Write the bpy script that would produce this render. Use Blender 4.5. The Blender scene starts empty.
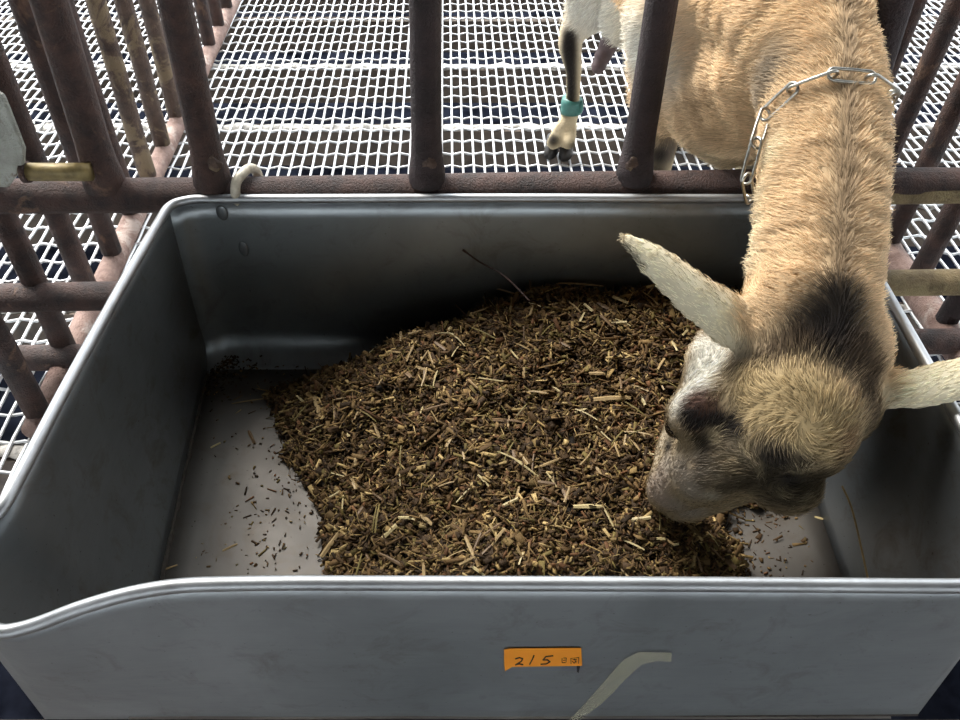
import bpy, bmesh, math, random
import numpy as np
from mathutils import Vector, Matrix
from mathutils.bvhtree import BVHTree

R = random.Random(7)
NP = np.random.default_rng(7)
SC = bpy.context.scene
COL = SC.collection

# ------------------------------------------------------------------ camera, world, lights, exposure
CAM_H, PITCH, FPX = 0.84, math.radians(44.5), 790.0
cam_d = bpy.data.cameras.new('camera')
cam_d.sensor_width = 36.0
cam_d.sensor_fit = 'HORIZONTAL'
cam_d.lens = FPX / 960.0 * 36.0
cam_d.clip_start = 0.02
cam = bpy.data.objects.new('camera', cam_d)
cam.location = (0, 0, CAM_H)
cam.rotation_euler = (math.pi / 2 - PITCH, 0, 0)
COL.objects.link(cam)
SC.camera = cam

world = bpy.data.worlds.new('overcast_sky')
SC.world = world
world.use_nodes = True
wn = world.node_tree.nodes
wb = wn['Background']
wb.inputs['Color'].default_value = (0.89, 0.95, 1.0, 1)
wb.inputs['Strength'].default_value = 4.3

sun_d = bpy.data.lights.new('sun', 'SUN')
sun_d.energy = 10.0
sun_d.angle = math.radians(30)
sun_d.color = (1.0, 0.96, 0.9)
sun = bpy.data.objects.new('sun', sun_d)
sun.rotation_euler = Vector((0.50, -0.60, -0.95)).to_track_quat('-Z', 'Y').to_euler()
sun.location = (-2, 4, 4)
COL.objects.link(sun)

SC.view_settings.view_transform = 'Standard'
SC.view_settings.look = 'None'
SC.view_settings.gamma = 1.0
SC.view_settings.use_curve_mapping = False
SC.view_settings.exposure = 0.0

# ------------------------------------------------------------------ survey helpers: a sighted point at a known depth / height / distance
ST, CT = math.sin(PITCH), math.cos(PITCH)

def at(px, py, zc):
    yc = (py - 360.0) / FPX
    return Vector(((px - 480.0) / FPX * zc, zc * (CT - yc * ST), CAM_H - zc * (ST + yc * CT)))

def on_z(px, py, z):
    yc = (py - 360.0) / FPX
    return at(px, py, (CAM_H - z) / (ST + yc * CT))

def on_y(px, py, Y):
    yc = (py - 360.0) / FPX
    return at(px, py, Y / (CT - yc * ST))

# ------------------------------------------------------------------ object helpers
def link(o, parent=None):
    COL.objects.link(o)
    if parent is not None:
        o.parent = parent
    return o

def tag(o, label=None, cat=None, group=None, kind=None):
    if label: o['label'] = label
    if cat: o['category'] = cat
    if group: o['group'] = group
    if kind: o['kind'] = kind
    return o

def empty(name, loc=(0, 0, 0)):
    o = bpy.data.objects.new(name, None)
    o.empty_display_size = 0.05
    o.location = loc
    return link(o)

def mesh_obj(name, verts, faces, mat, parent=None, smooth=True):
    me = bpy.data.meshes.new(name)
    me.from_pydata([tuple(v) for v in verts], [], faces)
    me.validate()
    if mat: me.materials.append(mat)
    if smooth:
        me.polygons.foreach_set('use_smooth', [True] * len(me.polygons))
    o = bpy.data.objects.new(name, me)
    return link(o, parent)

def bm_obj(name, bm, mat, parent=None, smooth=True):
    me = bpy.data.meshes.new(name)
    bm.normal_update()
    bm.to_mesh(me)
    bm.free()
    if mat: me.materials.append(mat)
    if smooth:
        me.polygons.foreach_set('use_smooth', [True] * len(me.polygons))
    o = bpy.data.objects.new(name, me)
    return link(o, parent)

def tube_geo(pts, rad, n=12, closed=False, cap=True, flat=None):
    """sweep a circle along pts; rad a number or one number per point"""
    pts = [Vector(p) for p in pts]
    m = len(pts)
    rr = rad if hasattr(rad, '__len__') else [rad] * m
    V, F = [], []
    prev = None
    for i, p in enumerate(pts):
        if closed:
            t = pts[(i + 1) % m] - pts[i - 1]
        else:
            t = pts[min(i + 1, m - 1)] - pts[max(i - 1, 0)]
        t.normalize()
        if prev is None:
            a = Vector((0, 0, 1)) if abs(t.z) < 0.8 else Vector((0, 1, 0))
            u = t.cross(a).normalized()
        else:
            u = prev - t * prev.dot(t)
            u.normalize()
        prev = u
        w = t.cross(u)
        for k in range(n):
            a = 2 * math.pi * k / n
            V.append(p + (u * math.cos(a) + w * math.sin(a)) * rr[i])
    segs = m if closed else m - 1
    for i in range(segs):
        j = (i + 1) % m
        for k in range(n):
            k2 = (k + 1) % n
            F.append((i * n + k, i * n + k2, j * n + k2, j * n + k))
    if not closed and cap:
        F.append(tuple(reversed(range(n))))
        F.append(tuple((m - 1) * n + k for k in range(n)))
    return V, F

def tube(name, pts, rad, mat, parent=None, n=12, closed=False):
    V, F = tube_geo(pts, rad, n, closed)
    return mesh_obj(name, V, F, mat, parent)

def catmull(pts, per=8):
    pts = [Vector(p) for p in pts]
    out = []
    for i in range(len(pts) - 1):
        p0 = pts[max(i - 1, 0)]; p1 = pts[i]; p2 = pts[i + 1]; p3 = pts[min(i + 2, len(pts) - 1)]
        for k in range(per):
            t = k / per
            out.append(0.5 * ((2 * p1) + (p2 - p0) * t + (2 * p0 - 5 * p1 + 4 * p2 - p3) * t * t + (3 * p1 - p0 - 3 * p2 + p3) * t ** 3))
    out.append(pts[-1])
    return out

def sheet(name, rows, mat, parent, thick=0.002, smooth=True):
    """rows: list of equal-length point lists -> a thin solid plate"""
    n = len(rows[0])
    V = [p for r in rows for p in r]
    F = []
    for i in range(len(rows) - 1):
        for j in range(n - 1):
            F.append((i * n + j, i * n + j + 1, (i + 1) * n + j + 1, (i + 1) * n + j))
    o = mesh_obj(name, V, F, mat, parent, smooth)
    s = o.modifiers.new('thickness', 'SOLIDIFY')
    s.thickness = thick
    s.offset = 0
    return o

def lerp(a, b, t):
    return a + (b - a) * t

# ------------------------------------------------------------------ materials
def new_mat(name):
    m = bpy.data.materials.new(name)
    m.use_nodes = True
    nt = m.node_tree
    return m, nt, nt.nodes['Principled BSDF']

def noise(nt, scale, detail=4, rough=0.6, vec=None, dist=0.0):
    n = nt.nodes.new('ShaderNodeTexNoise')
    n.inputs['Scale'].default_value = scale
    n.inputs['Detail'].default_value = detail
    n.inputs['Roughness'].default_value = rough
    n.inputs['Distortion'].default_value = dist
    if vec is not None: nt.links.new(vec, n.inputs['Vector'])
    return n

def coords(nt, scale=(1, 1, 1)):
    t = nt.nodes.new('ShaderNodeTexCoord')
    mp = nt.nodes.new('ShaderNodeMapping')
    mp.inputs['Scale'].default_value = scale
    nt.links.new(t.outputs['Object'], mp.inputs['Vector'])
    return mp.outputs['Vector']

def ramp(nt, fac, stops):
    r = nt.nodes.new('ShaderNodeValToRGB')
    e = r.color_ramp.elements
    while len(e) < len(stops): e.new(0.5)
    for k, (p, c) in enumerate(stops):
        e[k].position = p
        e[k].color = (*c, 1) if len(c) == 3 else c
    nt.links.new(fac, r.inputs['Fac'])
    return r.outputs['Color']

def mix(nt, fac, a, b):
    m = nt.nodes.new('ShaderNodeMix')
    m.data_type = 'RGBA'
    def put(sock, v):
        if hasattr(v, 'is_output'): nt.links.new(v, sock)
        elif isinstance(v, (int, float)): sock.default_value = v
        else: sock.default_value = (*v, 1)
    put(m.inputs[0], fac); put(m.inputs[6], a); put(m.inputs[7], b)
    return m.outputs[2]

def bump(nt, bsdf, h, strength, dist=0.002):
    b = nt.nodes.new('ShaderNodeBump')
    b.inputs['Strength'].default_value = strength
    b.inputs['Distance'].default_value = dist
    nt.links.new(h, b.inputs['Height'])
    nt.links.new(b.outputs['Normal'], bsdf.inputs['Normal'])

def rust_mat(name, c1, c2, patch, amount, rough=0.7):
    m, nt, b = new_mat(name)
    v = coords(nt)
    n1 = noise(nt, 38, 6, 0.65, v)
    n2 = noise(nt, 14, 5, 0.7, v, 0.6)
    n3 = noise(nt, 420, 3, 0.6, v)
    base = ramp(nt, n1.outputs['Fac'], [(0.34, c1), (0.62, c2)])
    pm = ramp(nt, n2.outputs['Fac'], [(1 - amount, (0, 0, 0)), (min(1, 1 - amount + 0.07), (1, 1, 1))])
    col = mix(nt, pm, base, patch)
    nt.links.new(col, b.inputs['Base Color'])
    b.inputs['Roughness'].default_value = rough
    add = nt.nodes.new('ShaderNodeMath'); add.operation = 'ADD'
    nt.links.new(n3.outputs['Fac'], add.inputs[0]); nt.links.new(n1.outputs['Fac'], add.inputs[1])
    bump(nt, b, add.outputs[0], 0.9, 0.004)
    return m

M = {}
M['rust'] = rust_mat('rusty_maroon_paint', (0.016, 0.0075, 0.006), (0.062, 0.029, 0.021), (0.13, 0.072, 0.044), 0.40)
M['rust_front'] = rust_mat('dark_maroon_paint', (0.018, 0.011, 0.0112), (0.038, 0.0225, 0.0225), (0.10, 0.062, 0.04), 0.28)
M['rust_tan'] = rust_mat('rust_with_dried_mud', (0.045, 0.027, 0.022), (0.11, 0.07, 0.05), (0.20, 0.145, 0.085), 0.50)
M['mud_rail'] = rust_mat('mud_coated_pipe', (0.13, 0.09, 0.04), (0.26, 0.19, 0.09), (0.30, 0.23, 0.11), 0.5)
M['pale_rust'] = rust_mat('worn_pale_rust', (0.15, 0.085, 0.066), (0.30, 0.20, 0.165), (0.38, 0.30, 0.26), 0.45, 0.75)

def steel_mat(name, base, rough, dirt=0.5, metal=0.9):
    m, nt, b = new_mat(name)
    v = coords(nt)
    big = noise(nt, 7, 4, 0.6, v, 0.4)
    fine = noise(nt, 160, 4, 0.7, v)
    vs = coords(nt, (1.0, 1.0, 18))
    brushed = noise(nt, 22, 4, 0.7, vs)
    c = ramp(nt, big.outputs['Fac'], [(0.3, tuple(x * 0.80 for x in base)), (0.7, tuple(min(1, x * 1.12) for x in base))])
    blot = noise(nt, 19, 6, 0.72, v, 0.8)
    fac = ramp(nt, blot.outputs['Fac'], [(0.52, (0, 0, 0)), (0.75, (dirt, dirt, dirt))])
    c2 = mix(nt, fac, c, (0.10, 0.078, 0.055))
    sp = noise(nt, 230, 2, 0.5, v)
    fs = ramp(nt, sp.outputs['Fac'], [(0.72, (0, 0, 0)), (0.76, (dirt, dirt, dirt))])
    c3 = mix(nt, fs, c2, (0.05, 0.035, 0.025))
    nt.links.new(c3, b.inputs['Base Color'])
    b.inputs['Metallic'].default_value = metal
    rr = nt.nodes.new('ShaderNodeMapRange')
    rr.inputs['To Min'].default_value = rough - 0.08
    rr.inputs['To Max'].default_value = rough + 0.14
    nt.links.new(brushed.outputs['Fac'], rr.inputs['Value'])
    nt.links.new(rr.outputs['Result'], b.inputs['Roughness'])
    bump(nt, b, big.outputs['Fac'], 0.25, 0.004)
    return m

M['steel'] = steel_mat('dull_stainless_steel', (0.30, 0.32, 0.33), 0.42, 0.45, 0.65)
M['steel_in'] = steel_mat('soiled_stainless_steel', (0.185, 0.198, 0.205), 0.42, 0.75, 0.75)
M['steel_back'] = steel_mat('sheen_tinted_steel', (0.30, 0.325, 0.335), 0.36, 0.45, 0.8)  # lighter bluish copy of the inner steel, sky sheen put into its colour
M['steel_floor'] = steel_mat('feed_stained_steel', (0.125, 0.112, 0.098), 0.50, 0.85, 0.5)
M['steel_rim'] = steel_mat('polished_steel_rim', (0.42, 0.43, 0.44), 0.48, 0.25, 1.0)

def plain(name, col, rough=0.6, metal=0.0, var=0.25, scale=60, bumpy=0.2):
    m, nt, b = new_mat(name)
    v = coords(nt)
    n = noise(nt, scale, 4, 0.6, v)
    c = ramp(nt, n.outputs['Fac'], [(0.3, tuple(x * (1 - var) for x in col)), (0.7, tuple(min(1, x * (1 + var)) for x in col))])
    nt.links.new(c, b.inputs['Base Color'])
    b.inputs['Roughness'].default_value = rough
    b.inputs['Metallic'].default_value = metal
    if bumpy: bump(nt, b, n.outputs['Fac'], bumpy, 0.002)
    return m

M['wire'] = plain('pale_galvanised_wire', (0.72, 0.73, 0.74), 0.38, 0.35, 0.12, 40, 0.1)
M['joist'] = plain('muddy_brown_joist', (0.075, 0.056, 0.042), 0.85, 0, 0.5, 25, 0.4)
M['joist_top'] = plain('whitened_joist_top', (0.42, 0.40, 0.37), 0.8, 0, 0.75, 45, 0.6)
M['dirt'] = plain('pit_shade_ground', (0.006, 0.007, 0.011), 0.95, 0, 0.8, 9, 0.8)  # near-black without gloss: darkness of the pit is put into its colour
M['dirt'].node_tree.nodes['Principled BSDF'].inputs['Specular IOR Level'].default_value = 0.0
M['aisle'] = plain('aisle_concrete', (0.055, 0.042, 0.036), 0.85, 0, 0.25, 8, 0.3)
M['barn'] = plain('unseen_roof_boards', (0.10, 0.095, 0.09), 0.85, 0, 0.25, 4, 0.2)
M['chain'] = plain('worn_steel_chain', (0.40, 0.39, 0.35), 0.32, 1.0, 0.25, 200, 0.2)
M['cream_plate'] = rust_mat('chipped_cream_paint', (0.26, 0.26, 0.22), (0.40, 0.41, 0.36), (0.13, 0.07, 0.035), 0.42, 0.6)
M['brass'] = plain('muddy_brass', (0.20, 0.15, 0.06), 0.5, 0.3, 0.4, 60, 0.4)
M['hook'] = plain('weathered_hook', (0.42, 0.38, 0.30), 0.5, 0.3, 0.35, 80, 0.3)
M['black'] = plain('black_ink', (0.012, 0.011, 0.010), 0.6, 0, 0.2, 60, 0)
M['orange'] = plain('orange_label_tape', (0.85, 0.30, 0.025), 0.5, 0, 0.05, 30, 0)
M['hoof'] = plain('dark_hoof_horn', (0.020, 0.017, 0.015), 0.5, 0, 0.4, 60, 0.4)
M['eye'] = plain('dark_eye', (0.010, 0.007, 0.005), 0.12, 0, 0.1, 10, 0)
M['band'] = plain('teal_leg_band', (0.045, 0.17, 0.145), 0.4, 0, 0.25, 80, 0.2)
M['teat'] = plain('mauve_brown_skin', (0.10, 0.065, 0.065), 0.6, 0, 0.25, 90, 0.2)
M['grime'] = plain('grime_and_bed_shade', (0.035, 0.027, 0.020), 0.9, 0, 0.5, 150, 0.8)
M['ledge'] = plain('pale_dusty_concrete', (0.55, 0.50, 0.42), 0.9, 0, 0.3, 30, 0.4)

m, nt, b = new_mat('clear_yellowed_film')
b.inputs['Base Color'].default_value = (0.55, 0.52, 0.38, 1)
b.inputs['Roughness'].default_value = 0.12
b.inputs['Alpha'].default_value = 0.26
nn = noise(nt, 90, 3, 0.6, coords(nt))
bump(nt, b, nn.outputs['Fac'], 0.6, 0.003)
M['film'] = m

def attr_mat(name, attr, rough, gain=1.0):
    m, nt, b = new_mat(name)
    a = nt.nodes.new('ShaderNodeAttribute')
    a.attribute_name = attr
    nt.links.new(a.outputs['Color'], b.inputs['Base Color'])
    b.inputs['Roughness'].default_value = rough
    b.inputs['Specular IOR Level'].default_value = 0.18
    return m

M['chaff'] = attr_mat('chopped_feed', 'tint', 0.75)
M['coat'] = attr_mat('goat_skin_and_undercoat', 'coat', 0.9)
M['fur'] = attr_mat('goat_hair', 'coat', 0.62)
STRAW = [plain('straw_%s' % n, c, 0.6, 0, 0.2, 120, 0.2) for n, c in
         (('tan', (0.30, 0.205, 0.09)), ('pale', (0.44, 0.35, 0.17)), ('brown', (0.14, 0.082, 0.035)), ('olive', (0.20, 0.155, 0.05)))]

# ================================================================== SETTING
FLOOR_Z = 0.0
# --- slatted mesh floor: every crimped wire is its own piece
floor = empty('floor', (0, 1.6, 0))
tag(floor, 'pale crimped wire mesh floor of the pen over dark pit', kind='structure')
SKEW = -0.032
PX, PY = 0.02174, 0.0507
WR = 0.0027
Y0, Y1 = 0.45, 3.4
nrow = int((Y1 - Y0) / PY)
def warp_geo(sign):
    pts = []
    for i in range(nrow * 2 + 1):
        y = Y0 + i * PY / 2
        ph = math.cos(math.pi * (i / 2))
        pts.append((SKEW * (y - 1.5), y - 1.6, sign * 0.0011 * ph))
    return tube_geo(pts, WR, 5, cap=False)
XL, XR = -1.95, 2.1
ncol = int((XR - XL) / PX)
def weft_geo(sign):
    pts = []
    for i in range(ncol * 2 + 1):
        x = XL + i * PX / 2
        ph = math.cos(math.pi * (i / 2))
        pts.append((x, -SKEW * x * 0.5, -sign * 0.0024 * ph))
    return tube_geo(pts, WR * 0.92, 5, cap=False)
wm = []
for s in (1, -1):
    V, F = warp_geo(s)
    me = bpy.data.meshes.new('warp_wire'); me.from_pydata([tuple(v) for v in V], [], F); me.materials.append(M['wire'])
    me.polygons.foreach_set('use_smooth', [True] * len(me.polygons)); wm.append(me)
fm = []
for s in (1, -1):
    V, F = weft_geo(s)
    me = bpy.data.meshes.new('weft_wire'); me.from_pydata([tuple(v) for v in V], [], F); me.materials.append(M['wire'])
    me.polygons.foreach_set('use_smooth', [True] * len(me.polygons)); fm.append(me)
for k in range(ncol + 1):
    o = bpy.data.objects.new('warp_wire', wm[k % 2]); o.location = (XL + k * PX, 0, 0); link(o, floor)
yrow0 = 0.84 / math.tan(PITCH + math.atan((166.3 - 360) / FPX))
for k in range(-18, 38):
    o = bpy.data.objects.new('weft_wire', fm[k % 2]); o.location = (0, yrow0 + k * PY - 1.6, 0); link(o, floor)
# joists under the mesh
for k in range(-3, 6):
    yj = 1.584 + 0.301 * k
    W2, HJ, T = 2.05, 0.085, 0.016
    zt = -0.0062
    bm = bmesh.new()
    prof = [(-T, zt), (-T * 0.95, zt - HJ), (T * 0.95, zt - HJ), (T, zt)]
    ring = []
    for i in range(25):
        x = -W2 + 2 * W2 * i / 24
        ring.append([bm.verts.new((x, p[0] + (R.random() - 0.5) * 0.004, p[1])) for p in prof])
    for a, c in zip(ring, ring[1:]):
        for q in range(4):
            bm.faces.new((a[q], a[(q + 1) % 4], c[(q + 1) % 4], c[q]))
    bm.faces.new(ring[0]); bm.faces.new(list(reversed(ring[-1])))
    o = bm_obj('joist', bm, M['joist'], floor, smooth=False)
    o.location = (0.03, yj - 1.6, 0)
    # dried white crust on top of the joist
    if k > 1: continue
    rows = []
    for q in (-1, 0, 1):
        rows.append([Vector((-W2 + 2 * W2 * i / 160, q * (T + 0.002) * R.uniform(0.35, 1.15), zt + (0.0045 if q == 0 else 0.0012) + R.uniform(-0.002, 0.003))) for i in range(161)])
    cr = sheet('crust', rows, M['joist_top'], floor, 0.002)
    cr.location = (0.03, yj - 1.6, 0)

def slab(name, x0, x1, y0, y1, z0, z1, mat, nx=8, ny=8, jit=0.0):
    bm = bmesh.new()
    g = bmesh.ops.create_grid(bm, x_segments=nx, y_segments=ny, size=0.5)
    for v in bm.verts:
        v.co = Vector((lerp(x0, x1, v.co.x + 0.5), lerp(y0, y1, v.co.y + 0.5), z1 + R.uniform(-jit, jit)))
    ext = bmesh.ops.extrude_face_region(bm, geom=bm.faces[:])
    for v in ext['geom']:
        if isinstance(v, bmesh.types.BMVert): v.co.z = z0
    bmesh.ops.recalc_face_normals(bm, faces=bm.faces)
    return bm_obj(name, bm, mat, None, smooth=False)

g = slab('ground', -60, 60, 0.41, 80, -1.1, -0.80, M['dirt'], 60, 60, 0.02)
tag(g, 'near-black ground below the mesh floor, pit shade in its colour', kind='structure')
g = slab('floor_aisle', -60, 60, -60, 0.40, -0.35, -0.20, M['aisle'], 8, 8)
tag(g, 'grey concrete of the feeding aisle', kind='structure')
g = slab('unseen_roof', -12, 12, -9, 1.50, 2.4, 2.5, M['barn'], 4, 4)  # unseen roof, added and sized to hold back sky and sun
tag(g, 'unseen roof slab over the feeding aisle, edges set to shape the light', kind='structure')

# ================================================================== FENCES
LEAN = 0.034
FY = lambda x: 0.845 + 0.026 * x

def wobble(a, b, n, amp):
    a, b = Vector(a), Vector(b)
    return [lerp(a, b, i / n) + Vector((R.uniform(-amp, amp), R.uniform(-amp, amp), R.uniform(-amp, amp))) for i in range(n + 1)]

def pipe(name, a, b, r0, r1, mat, parent, n=14, amp=0.0006, flare=False):
    seg = 14
    pts = wobble(a, b, seg, amp)
    rr = [lerp(r0, r1, i / seg) for i in range(seg + 1)]
    if flare:
        L = (Vector(b) - Vector(a)).length
        a, b = Vector(a), Vector(b)
        pts = [a, a + (b - a) * (0.018 / L), a + (b - a) * (0.035 / L), a + (b - a) * (0.06 / L)] + pts[2:]
        rr = [r0 * 1.28, r0 * 1.2, r0 * 1.07, r0] + rr[2:]
    return tube(name, pts, rr, mat, parent, n)

fence = empty('pen_fence', (0.0, 0.845, 0.0))
tag(fence, 'rusty maroon pipe fence standing right behind the steel trough', 'fence')
def loc(p, root): return Vector(p) - Vector(root.location)
def rail(z, mat, r=0.0215, x0=-1.3, x1=1.4, root=fence):
    return pipe('rail', loc((x0, FY(x0), z), root), loc((x1, FY(x1), z), root), r, r, mat, root, amp=0.0012)
rail(0.304, M['rust'])
rail(0.145, M['rust'], 0.020, -1.3, -0.2)
rail(0.145, M['mud_rail'], 0.0185, 0.3, 1.4)
rail(0.030, M['rust'], 0.0195)
RZ = 0.318
bars = [(105, 48.7, 0.0195), (213, 174.7, 0.0182), (427, 425, 0.0180), (633, 662, 0.0182), (840, 896, 0.0182), (1050, 1125, 0.0182), (-105, -190, 0.0182)]
for bx, tx, r in bars:
    p = on_y(bx, 183, FY((bx - 480) / FPX * 0.96))
    q = on_y(tx, 0, FY((tx - 480) / FPX * 0.82))
    d = (q - p) / (q.z - p.z)
    top = p + d * (1.35 - p.z)
    p = p + d * (RZ - p.z)
    pipe('bar', loc(p, fence), loc(top, fence), r, r * 0.80, M['rust_front'] if bx > 300 else M['rust'], fence, flare=True)
# dried mud caked on the underside of the rail at the right
V, F = [], []
for i in range(31):
    x = 0.44 + 0.03 * i
    for k in range(9):
        a = math.radians(lerp(-150, -20, k / 8)) - math.pi / 2 + 0.35 + 0.12 * math.sin(i * 1.3)
        rr = 0.0228 + 0.0012 * R.random()
        V.append(loc((x, FY(x) + math.sin(a + math.pi / 2) * rr * 0 - math.cos(math.radians(lerp(-95, 20, k / 8))) * rr, 0.304 + math.sin(math.radians(lerp(-95, 6 + 6 * math.sin(i * 1.7), k / 8))) * rr), fence))
for i in range(30):
    for k in range(8):
        F.append((i * 9 + k, i * 9 + k + 1, i * 9 + k + 10, i * 9 + k + 9))
mesh_obj('mud_crust', V, F, M['mud_rail'], fence)
# top rail, above the picture
pipe('rail', loc((-1.3, FY(-1.3), 1.35), fence), loc((1.4, FY(1.4), 1.35), fence), 0.02, 0.02, M['rust_front'], fence)
# lumps standing for tan chipped patches on the bars above the rail
for bx in (213, 427, 633, 840):
    c = on_y(bx + 1, 164, FY((bx - 480) / FPX * 0.96) - 0.0165)
    bm = bmesh.new()
    bmesh.ops.create_icosphere(bm, subdivisions=2, radius=0.0095)
    for v in bm.verts:
        v.co *= R.uniform(0.7, 1.25)
        v.co.y *= 0.42
    o = bm_obj('chip_patch', bm, M['rust_tan'], fence)
    o.location = loc(c, fence)

def side_fence(name, label, xf, Ds, r, mats):
    root = empty(name, (xf(1.4), 1.4, 0.0))
    tag(root, label, 'fence', 'pipe fences along the sides of the pen')
    lo = lambda p: Vector(p) - Vector(root.location)
    for D in Ds:
        m = mats(D)
        x = xf(D)
        pipe('bar', lo((x, D, 0.030)), lo((x + LEAN * 1.2, D, 1.23)), r, r * 0.86, m, root, n=12, flare=False)
    return root, lo

XLf = lambda D: -0.572 - 0.050 * D
XRf = lambda D: 0.765 - 0.050 * D
left, lo = side_fence('side_fence', 'rusty pipe fence receding along the left edge of the mesh floor', XLf,
                      [2.18 - 0.1213 * k for k in range(-9, 13)], 0.0165, lambda D: M['rust_tan'] if 1.28 < D < 1.65 else M['rust'])
pipe('bottom_rail', lo((XLf(0.70), 0.70, 0.014)), lo((XLf(3.4), 3.4, 0.014)), 0.0185, 0.0185, M['pale_rust'], left)
pipe('rail', lo((XLf(0.70) + LEAN * 1.2, 0.70, 1.23)), lo((XLf(3.4) + LEAN * 1.2, 3.4, 1.23)), 0.018, 0.018, M['rust'], left)
right, lo = side_fence('side_fence', 'rusty pipe fence on the goat right beyond the neck with widely spaced bars', XRf,
                       [0.912 + 0.1035 * k for k in range(0, 24)], 0.0165, lambda D: M['rust'] if D > 1.0 else M['rust_front'])
right['label'] = 'dark rusty fence with thin bars beside the goat neck at right'
pipe('bottom_rail', lo((XRf(0.62), 0.62, 0.014)), lo((XRf(3.4), 3.4, 0.014)), 0.022, 0.022, M['pale_rust'], right)
pipe('rail', lo((XRf(0.62) + LEAN * 1.2, 0.62, 1.23)), lo((XRf(3.4) + LEAN * 1.2, 3.4, 1.23)), 0.018, 0.018, M['rust'], right)

# latch at the left end of the front rail: cream plate and a muddy brass pin
latch = empty('gate_latch', tuple(on_y(12, 165, 0.80)))
tag(latch, 'chipped cream latch plate with brass coloured pin at the rail end', 'latch')
lo = lambda p: Vector(p) - Vector(latch.location)
out = [(-40, 70), (3, 97), (13, 122), (24, 150), (23, 166), (8, 188), (-40, 188)]
bm = bmesh.new()
f0 = [bm.verts.new(lo(on_y(x, y, 0.800))) for x, y in out]
fc = bm.faces.new(f0)
ext = bmesh.ops.extrude_face_region(bm, geom=[fc])
for v in ext['geom']:
    if isinstance(v, bmesh.types.BMVert): v.co.y += 0.008
bmesh.ops.recalc_face_normals(bm, faces=bm.faces)
o = bm_obj('plate', bm, M['cream_plate'], latch, smooth=False)
bv = o.modifiers.new('edge', 'BEVEL'); bv.width = 0.002
p, q = on_y(22, 172, 0.805), on_y(91, 172, 0.806)
tube('pin', [lo(p), lo(lerp(p, q, .5)), lo(q)], 0.0105, M['brass'], latch, 16)
tube('collar', [lo(lerp(p, q, 0.02)), lo(lerp(p, q, 0.10))], 0.0125, M['rust'], latch, 16)

# ================================================================== TROUGH
trough = empty('feeding_trough', (0.01, 0.56, 0.06))
tag(trough, 'large dull stainless steel feeding trough with rolled rim holding chopped feed', 'trough')
lt = lambda p: Vector(p) - Vector(trough.location)
ZR, ZB = 0.312, 0.062
def rimz(px, py, z=ZR): return on_z(px, py, z)
front_px = [(960, 586), (800, 585), (640, 584), (480, 583.5), (320, 583), (250, 583.5), (183, 585.5), (133, 593), (83, 607), (43, 622), (20, 629), (0, 631)]
YF = rimz(480, 583.5).y
front = []
for px, py in front_px:
    t = min(1, max(0, (py - 583.5) / 47.5)) if px < 320 else 0
    front.append(rimz(px, py, ZR - 0.034 * t))
right_front = [Vector((0.424, 0.36, ZR)), Vector((0.4235, 0.325, ZR)), Vector((0.416, 0.307, ZR)), Vector((0.398, YF + 0.001, ZR))]
back_y = rimz(480, 199).y
left_side = [rimz(124, 282), rimz(70, 380), rimz(62, 396), rimz(7, 500)]
blc = [Vector((-0.335, back_y, ZR)), Vector((-0.352, back_y - 0.003, ZR)), Vector((-0.366, back_y - 0.012, ZR)), Vector((-0.3715, back_y - 0.030, ZR))]
rim_pts = []
rim_pts += [Vector((0.40, back_y, ZR)), Vector((0.2, back_y + 0.001, ZR)), Vector((0.05, back_y + 0.002, ZR)), Vector((-0.15, back_y + 0.001, ZR))] + blc
rim_pts += [left_side[0], left_side[1], left_side[3], Vector((-0.3965, 0.345, ZR - 0.010)), Vector((-0.398, 0.315, ZR - 0.024)), Vector((-0.390, 0.292, ZR - 0.033))]
NF0 = len(rim_pts)
rim_pts += list(reversed(front))
rim_pts += list(reversed(right_front))
rim_pts += [Vector((0.4240, 0.50, ZR)), Vector((0.4245, 0.70, ZR)), Vector((0.4240, back_y - 0.030, ZR)), Vector((0.418, back_y - 0.010, ZR))]
def catmull_closed(pts, per):
    n = len(pts); out = []
    for i in range(n):
        p0, p1, p2, p3 = pts[i - 1], pts[i], pts[(i + 1) % n], pts[(i + 2) % n]
        # centripetal-ish: clamp tangents to the shorter neighbour
        d1 = (p2 - p1).length
        m1 = (p2 - p0).normalized() * min(d1, (p1 - p0).length) if (p2 - p0).length > 1e-6 else Vector()
        m2 = (p3 - p1).normalized() * min(d1, (p3 - p2).length) if (p3 - p1).length > 1e-6 else Vector()
        for k in range(per):
            t = k / per
            out.append((2 * t**3 - 3 * t * t + 1) * p1 + (t**3 - 2 * t * t + t) * m1 + (-2 * t**3 + 3 * t * t) * p2 + (t**3 - t * t) * m2)
    return out
rim_dense = catmull_closed(rim_pts, 8)
RR = 0.0056
tube('rim', [lt(p) for p in rim_dense], RR, M['steel_rim'], trough, 14, closed=True)
# hem: the folded lip under the rolled edge
def hem(pts, drop=0.008):
    return [[lt(p + Vector((0, 0, -0.002))) for p in pts], [lt(p + Vector((0, 0, -drop))) for p in pts]]

def resample(pts, n):
    d = [0]
    for a, c in zip(pts, pts[1:]): d.append(d[-1] + (c - a).length)
    out = []; j = 0
    for i in range(n):
        s = d[-1] * i / (n - 1)
        while j < len(d) - 2 and d[j + 1] < s: j += 1
        t = (s - d[j]) / max(1e-9, d[j + 1] - d[j])
        out.append(lerp(pts[j], pts[j + 1], min(1, max(0, t))))
    return out

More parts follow.
